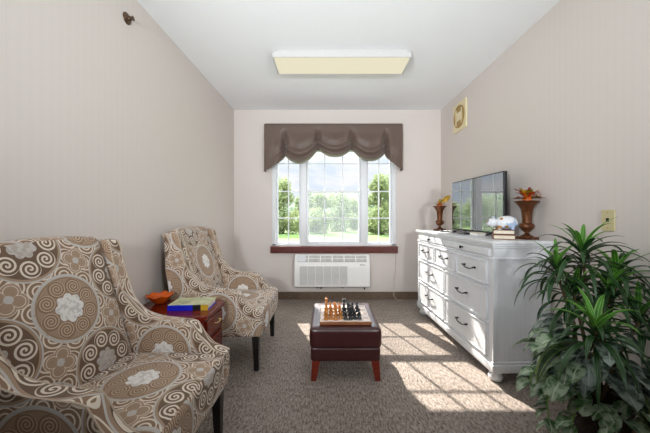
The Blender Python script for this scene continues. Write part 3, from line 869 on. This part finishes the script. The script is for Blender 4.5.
for sx, sy in ((-.03, -.03), (-.03, .03), (.052, -.03), (.052, .03)): MB().lathe([(.012, 0), (.014, .012), (.016, .03)], (sx, sy, 0.0), 12).build('foot', M['ceramic'], fg)

def remote(label, loc, rz, l_, w_):
    o = thing('remote_control', label, 'remote', loc, rz, 'remote controls on the dresser')
    MB().box((0, 0, .01), (w_, l_, .018), bev=.004).build('case', M['black'], o)
    b = MB()
    for i in range(6):
        for j in range(3): b.box((-.012+j*.012, -l_*.36+i*l_*.13, .0195), (.007, .008, .003), bev=.001)
    b.build('button', plain('grey rubber', S(70, 70, 72), .6), o)
remote('black remote control in front of the far end of the television', (1.245, 2.93, DZ), .25, .2, .05)
remote('black remote control in front of the middle of the television', (1.268, 2.66, DZ), -.1, .2, .05)
bx = thing('small_white_box', 'small white box in front of the near end of the television', 'box', (1.285, 2.43, DZ), .1)
MB().box((0, 0, .012), (.07, .11, .024), bev=.003).build('carton', M['plastic'], bx)
MB().box((0, 0, .026), (.073, .113, .008), bev=.002).build('lid', M['paper'], bx)

# ------------------------------------------------------------------ potted plant
PX, PY = 1.285, 1.36
pp = thing('potted_plant', 'large leafy plant in a brown pot on the floor by the dresser', 'plant', (PX, PY, 0))
MB().lathe([(.095, 0), (.1, .006), (.118, .2), (.128, .27), (.132, .275), (.132, .3), (.12, .3), (.114, .27), (.002, .262)], n=36).build('pot', M['pot'], pp)
MB().lathe([(.112, .255), (.11, .272), (.06, .285), (.002, .288)], n=24).build('soil', M['soil'], pp)
heads = [((1.30, 1.45, .96), 40, .36, 'leaf'), ((1.44, 1.42, .85), 34, .34, 'leaf'), ((1.185, 1.47, .88), 32, .3, 'leaf'), ((1.345, 1.36, .78), 36, .34, 'leaf'),
         ((1.15, 1.22, .665), 34, .29, 'leaf'), ((1.25, 1.44, .76), 30, .32, 'leaf'), ((1.42, 1.3, .68), 26, .3, 'leaf')]
for hi, (h, n, L_, mm) in enumerate(heads):
    h = Vector(h); o0 = Vector((PX, PY, 0)); hl = h-o0
    rt = Vector((rnd.uniform(-.05, .05), rnd.uniform(-.05, .05), .26))
    MB().tube([rt, rt.lerp(hl, .5)+Vector((rnd.uniform(-.02, .02), rnd.uniform(-.02, .02), .04)), hl-Vector((0, 0, .02)), hl+Vector((0, 0, .03))], [.009, .008, .006, .003], 8).build('cane', M['cane'], pp)
    b = MB(); yb = MB()
    for i in range(n):
        a = i*2.399+hi; k_ = i/n
        el = .15+1.0*k_
        d = Vector((math.cos(a)*math.cos(el), math.sin(a)*math.cos(el), math.sin(el)))
        l_ = L_*rnd.uniform(.72, 1.05)*(1-.45*k_)
        base = hl+Vector((0, 0, -.08+.11*k_))
        # keep leaves on the room side of the wall
        leafblade(yb if (k_ > (.62 if hi == 4 else .8)) else b, base+d*.006, d, (0, 0, 1), l_, rnd.uniform(.019, .028), rnd.uniform(.9, 1.4)*(1-.75*k_), 9, lambda t: (.55+.45*min(1, t*4))*(1-t**3)**.8+.02, .2)
    for bb in (b, yb):
        for v in bb.bm.verts:
            if v.co.x > XR-PX-.012: v.co.x = XR-PX-.012-rnd.uniform(0, .004)
    b.build('leaf_rosette', M[mm], pp, recalc=False, angle=80)
    if yb.bm.verts: yb.build('young_shoot', M['leaf_bright'], pp, recalc=False, angle=80)
    else: yb.bm.free()
heart = lambda t: (math.sin(PI*min(1, (t*.86+.14)))**.75)*(1.12 if t < .5 else 1.12-.35*(t-.5))
# silvery trailing leaves round the pot rim
def ring(nm, n, r0, r1, z0, z1, Ls, Ws, mat, droop, arc=(0, 2*PI)):
    b = MB()
    for i in range(n):
        a = arc[0]+(arc[1]-arc[0])*(i+rnd.uniform(.1, .9))/n
        r = rnd.uniform(r0, r1); z = rnd.uniform(z0, z1)
        el = rnd.uniform(-.5, .55)
        d = Vector((math.cos(a)*math.cos(el), math.sin(a)*math.cos(el), math.sin(el)))
        base = Vector((r*math.cos(a), r*math.sin(a), z))
        leafblade(b, base, d, (rnd.uniform(-.3, .3), rnd.uniform(-.3, .3), 1), rnd.uniform(*Ls), rnd.uniform(*Ws), droop*rnd.uniform(.5, 1.3), 7, heart, .12)
    for v in b.bm.verts:
        if v.co.x > XR-PX-.012: v.co.x = XR-PX-.012-rnd.uniform(0, .004)
        rr_ = math.hypot(v.co.x, v.co.y)
        if v.co.z < .32 and rr_ < .14: v.co.x *= .145/max(rr_, .01); v.co.y *= .145/max(rr_, .01)
    return b.build(nm, M[mat], pp, recalc=False, angle=80)
ring('silver_foliage', 30, .07, .16, .36, .5, (.1, .17), (.06, .09), 'pothos', .6, (4.4, 9.85))
ring('silver_foliage', 16, .1, .2, .24, .42, (.09, .14), (.055, .08), 'pothos_light', .7, (2.2, 3.5))
ring('silver_foliage', 10, .1, .2, .26, .42, (.09, .14), (.055, .08), 'pothos_light', .7, (4.5, 5.6))
ring('silver_foliage', 24, .07, .16, .42, .62, (.1, .16), (.055, .08), 'pothos', .7, (2.2, 5.4))
ring('silver_foliage', 20, .13, .22, .34, .58, (.1, .15), (.05, .075), 'pothos_light', .8, (2.3, 3.7))
ring('broad_foliage', 12, .05, .12, .34, .55, (.2, .3), (.06, .085), 'broad', .75, (4.4, 9.8))
ring('broad_foliage', 7, .06, .12, .32, .52, (.2, .28), (.06, .08), 'broad', .7, (4.6, 6.4))
# vines
for pts, n in (([(-.1, -.02, .33), (-.2, .0, .44), (-.27, .03, .40), (-.3, .03, .34)], 10), ([(-.1, -.08, .32), (-.19, -.1, .28), (-.22, -.12, .17), (-.215, -.14, .07)], 16),
               ([(-.06, -.1, .32), (-.1, -.17, .28), (-.13, -.2, .18), (-.13, -.2, .1)], 12), ([(.02, -.12, .33), (.06, -.18, .38), (.1, -.22, .33), (.13, -.23, .24)], 10), ([(-.1, .02, .34), (-.19, .03, .36), (-.25, -.02, .28), (-.25, -.04, .18)], 14)):
    sp_ = spline(pts, 6); b = MB(); b.tube(sp_, .003, 6); vn = b.build('trailing_vine', M['leaf_bright'], pp)
    b = MB()
    for i in range(n):
        p = Vector(sp_[int((i+.5)/n*(len(sp_)-1))]); a = rnd.uniform(0, 2*PI); out = Vector((p.x, p.y, 0)).normalized()
        d = (out*.5+Vector((math.cos(a), math.sin(a), rnd.uniform(-.6, .3)))).normalized()
        leafblade(b, p, d, (rnd.uniform(-.4, .4), rnd.uniform(-.4, .4), 1), rnd.uniform(.06, .09), rnd.uniform(.045, .06), .7, 6, heart, .12)
    b.build('vine_leaves', M['pothos_light'], vn, recalc=False, angle=80)

# ------------------------------------------------------------------ outdoors
g = MB().box((0, 64, -.2), (260, 119, .2)).build('ground', M['grass'], smooth=False); struct(g)
def tree(name, label, x, y, h, rad, mat, n, group, low=.03):
    t_ = thing(name, label, 'tree', (x, y, -.1), 0., group)
    MB().tube([(0, 0, 0), (.05, 0, h*.35), (0, .05, h*.75)], [.05*h/4+.03, .04*h/4+.02, .02], 8).build('trunk', M['bark'], t_)
    r2 = random.Random(int(x*100+y*7)); b = bmesh.new()
    blobs = []
    for i in range(14):
        f = r2.uniform(low, .86); a = r2.uniform(0, 2*PI); q = rad*r2.uniform(.1, .75)*(1-.55*abs(f-.45))
        blobs.append((Vector((q*math.cos(a), q*math.sin(a), h*f)), rad*r2.uniform(.3, .5)))
    blobs.append((Vector((0, 0, h*.88)), rad*.36))
    for i in range(n):
        c_, r_ = blobs[i % len(blobs)]
        v = Vector((r2.gauss(0, 1), r2.gauss(0, 1), r2.gauss(0, 1))).normalized()*r_*r2.uniform(.45, 1.05)
        p = c_+v
        if p.z < .03: continue
        e1 = Vector((r2.gauss(0, 1), r2.gauss(0, 1), r2.gauss(0, 1))).normalized(); e2 = e1.orthogonal().normalized()
        s = r2.uniform(.05, .11)*(1+rad*.12)
        b.faces.new([b.verts.new(p+e1*s), b.verts.new(p+e2*s*.6), b.verts.new(p-e1*s), b.verts.new(p-e2*s*.6)])
    m2 = MB(); m2.bm.free(); m2.bm = b
    m2.build('crown', mat, t_, smooth=False, recalc=False)
tr_ = [(-3.0, 19.5, 3.75, 1.5, 'tree_a', 'tall green tree outside the left part of the window'), (-1.55, 22, 3.1, 1.3, 'tree_b', 'pale tree left of the middle outside the window'),
       (-.45, 19.0, 2.75, 1.15, 'tree_a', 'small green tree standing alone outside the middle of the window'), (1.0, 22, 2.9, 1.4, 'tree_b', 'pale rounded tree right of the middle outside the window'),
       (2.2, 24, 2.6, 1.3, 'tree_a', 'low green tree behind the others outside the window'), (3.45, 18.5, 3.95, 1.35, 'tree_a', 'tallest green tree outside the right part of the window'),
       (4.6, 21, 4.3, 1.5, 'tree_b', 'pale tall tree at the right edge of the window'), (-4.6, 22, 4.4, 1.6, 'tree_b', 'pale tall tree at the left edge of the window')]
for x, y, h, r, m_, lb in tr_: tree('broadleaf_tree', lb, x, y, h, r, M[m_], 4200, 'trees beyond the lawn')
for i, (x, y, h) in enumerate(((-8, 22, 2.2), (-12.6, 24, 2.6), (-17, 23, 2.2))):
    tree('broadleaf_tree', ('leafy tree', 'broad leafy tree', 'spreading leafy tree')[i]+' on the lawn further left than the window shows, mirrored in the television', x, y, h, 2.0, M['tree_b'], 2600, 'trees beyond the lawn', .08)
# far woodland belt: nobody could count it
b = bmesh.new(); r2 = random.Random(5)
for i in range(9000):
    x = r2.uniform(-34, 34); y = 30+r2.uniform(-1.5, 3)
    hm = 2.7+.7*math.sin(x*.55)+.5*math.sin(x*1.7+1)
    p = Vector((x, y, -.05+hm*r2.random()**.7)); s = r2.uniform(.15, .3)
    e1 = Vector((r2.gauss(0, 1), r2.gauss(0, 1), r2.gauss(0, 1))).normalized(); e2 = e1.orthogonal().normalized()
    b.faces.new([b.verts.new(p+e1*s), b.verts.new(p+e2*s*.7), b.verts.new(p-e1*s), b.verts.new(p-e2*s*.7)])
m2 = MB(); m2.bm.free(); m2.bm = b
o = m2.build('distant_woodland', M['tree_c'], smooth=False, recalc=False); tag(o, 'belt of hazy green woodland far beyond the lawn', 'woodland'); o['kind'] = 'stuff'

# ------------------------------------------------------------------ light
sun = bpy.data.lights.new('sun', 'SUN'); so = bpy.data.objects.new('sun', sun); COL.objects.link(so)
sd = Vector((.37, -1, -.87)).normalized(); so.rotation_euler = sd.to_track_quat('-Z', 'Y').to_euler(); so.location = (-2, 10, 8)
sun.energy = 15; sun.angle = math.radians(.6); sun.color = (1, .95, .87)
wd = bpy.data.worlds.new('sky'); scn.world = wd; wd.use_nodes = True; t = wd.node_tree; t.nodes.clear()
class WN(NT):
    def __init__(s): s.t = t; s.out = t.nodes.new('ShaderNodeOutputWorld')
k = WN()
gc = k.coord('Generated'); spx = k.n('ShaderNodeSeparateXYZ'); k.put(spx.inputs[0], gc)
zz = spx.outputs[2]
nz = k.noise(k.coord('Generated', (1, 1, 3.2)), 5, 5, .55)
cl = k.ramp(nz, [(.42, S(226, 238, 252)), (.55, S(250, 252, 255))])
bg = k.n('ShaderNodeBackground'); k.put(bg.inputs[0], cl)
st_ = k.m('ADD', .88, k.m('MULTIPLY', 12.0, k.m('SMOOTH_MAX', 0., k.m('SUBTRACT', zz, .22), .1)))
k.put(bg.inputs[1], st_); t.links.new(bg.outputs[0], k.out.inputs[0])

def area(name, loc, size, energy, col, rot=(0, 0, 0)):
    a = bpy.data.lights.new(name, 'AREA'); a.shape = 'RECTANGLE'; a.size, a.size_y = size; a.energy = energy; a.color = col
    o = bpy.data.objects.new(name, a); COL.objects.link(o); o.location = loc; o.rotation_euler = rot

for lx, tx, le in ((1.1, -.1, 150), (-.72, .3, 195)):  # unseen fill spots added behind the camera to brighten the room
    sl = bpy.data.lights.new('added fill spot', 'SPOT'); sl.energy = le; sl.spot_size = math.radians(101); sl.spot_blend = 1.; sl.shadow_soft_size = .11; sl.color = (.92, .965, 1)
    sob = bpy.data.objects.new('added fill spot', sl); COL.objects.link(sob); sob.location = (lx, -.6, 1.5)
    sob.rotation_euler = (Vector((tx, 3.4, 2.35))-sob.location).to_track_quat('-Z', 'Y').to_euler()

sl = bpy.data.lights.new('added ceiling fill', 'SPOT'); sl.energy = 150; sl.spot_size = math.radians(54); sl.spot_blend = 1.; sl.shadow_soft_size = .11; sl.color = (.92, .965, 1)  # extra unseen spot, added to lift the far ceiling
sob = bpy.data.objects.new('added ceiling fill', sl); COL.objects.link(sob); sob.location = (-.72, -.6, .75)
sob.rotation_euler = (Vector((.3, 3.2, 2.6))-sob.location).to_track_quat('-Z', 'Y').to_euler()

v = scn.view_settings; scn.display_settings.display_device = 'sRGB'
v.view_transform = 'Standard'; v.look = 'None'; v.exposure = .25; v.gamma = 1.; v.use_curve_mapping = False
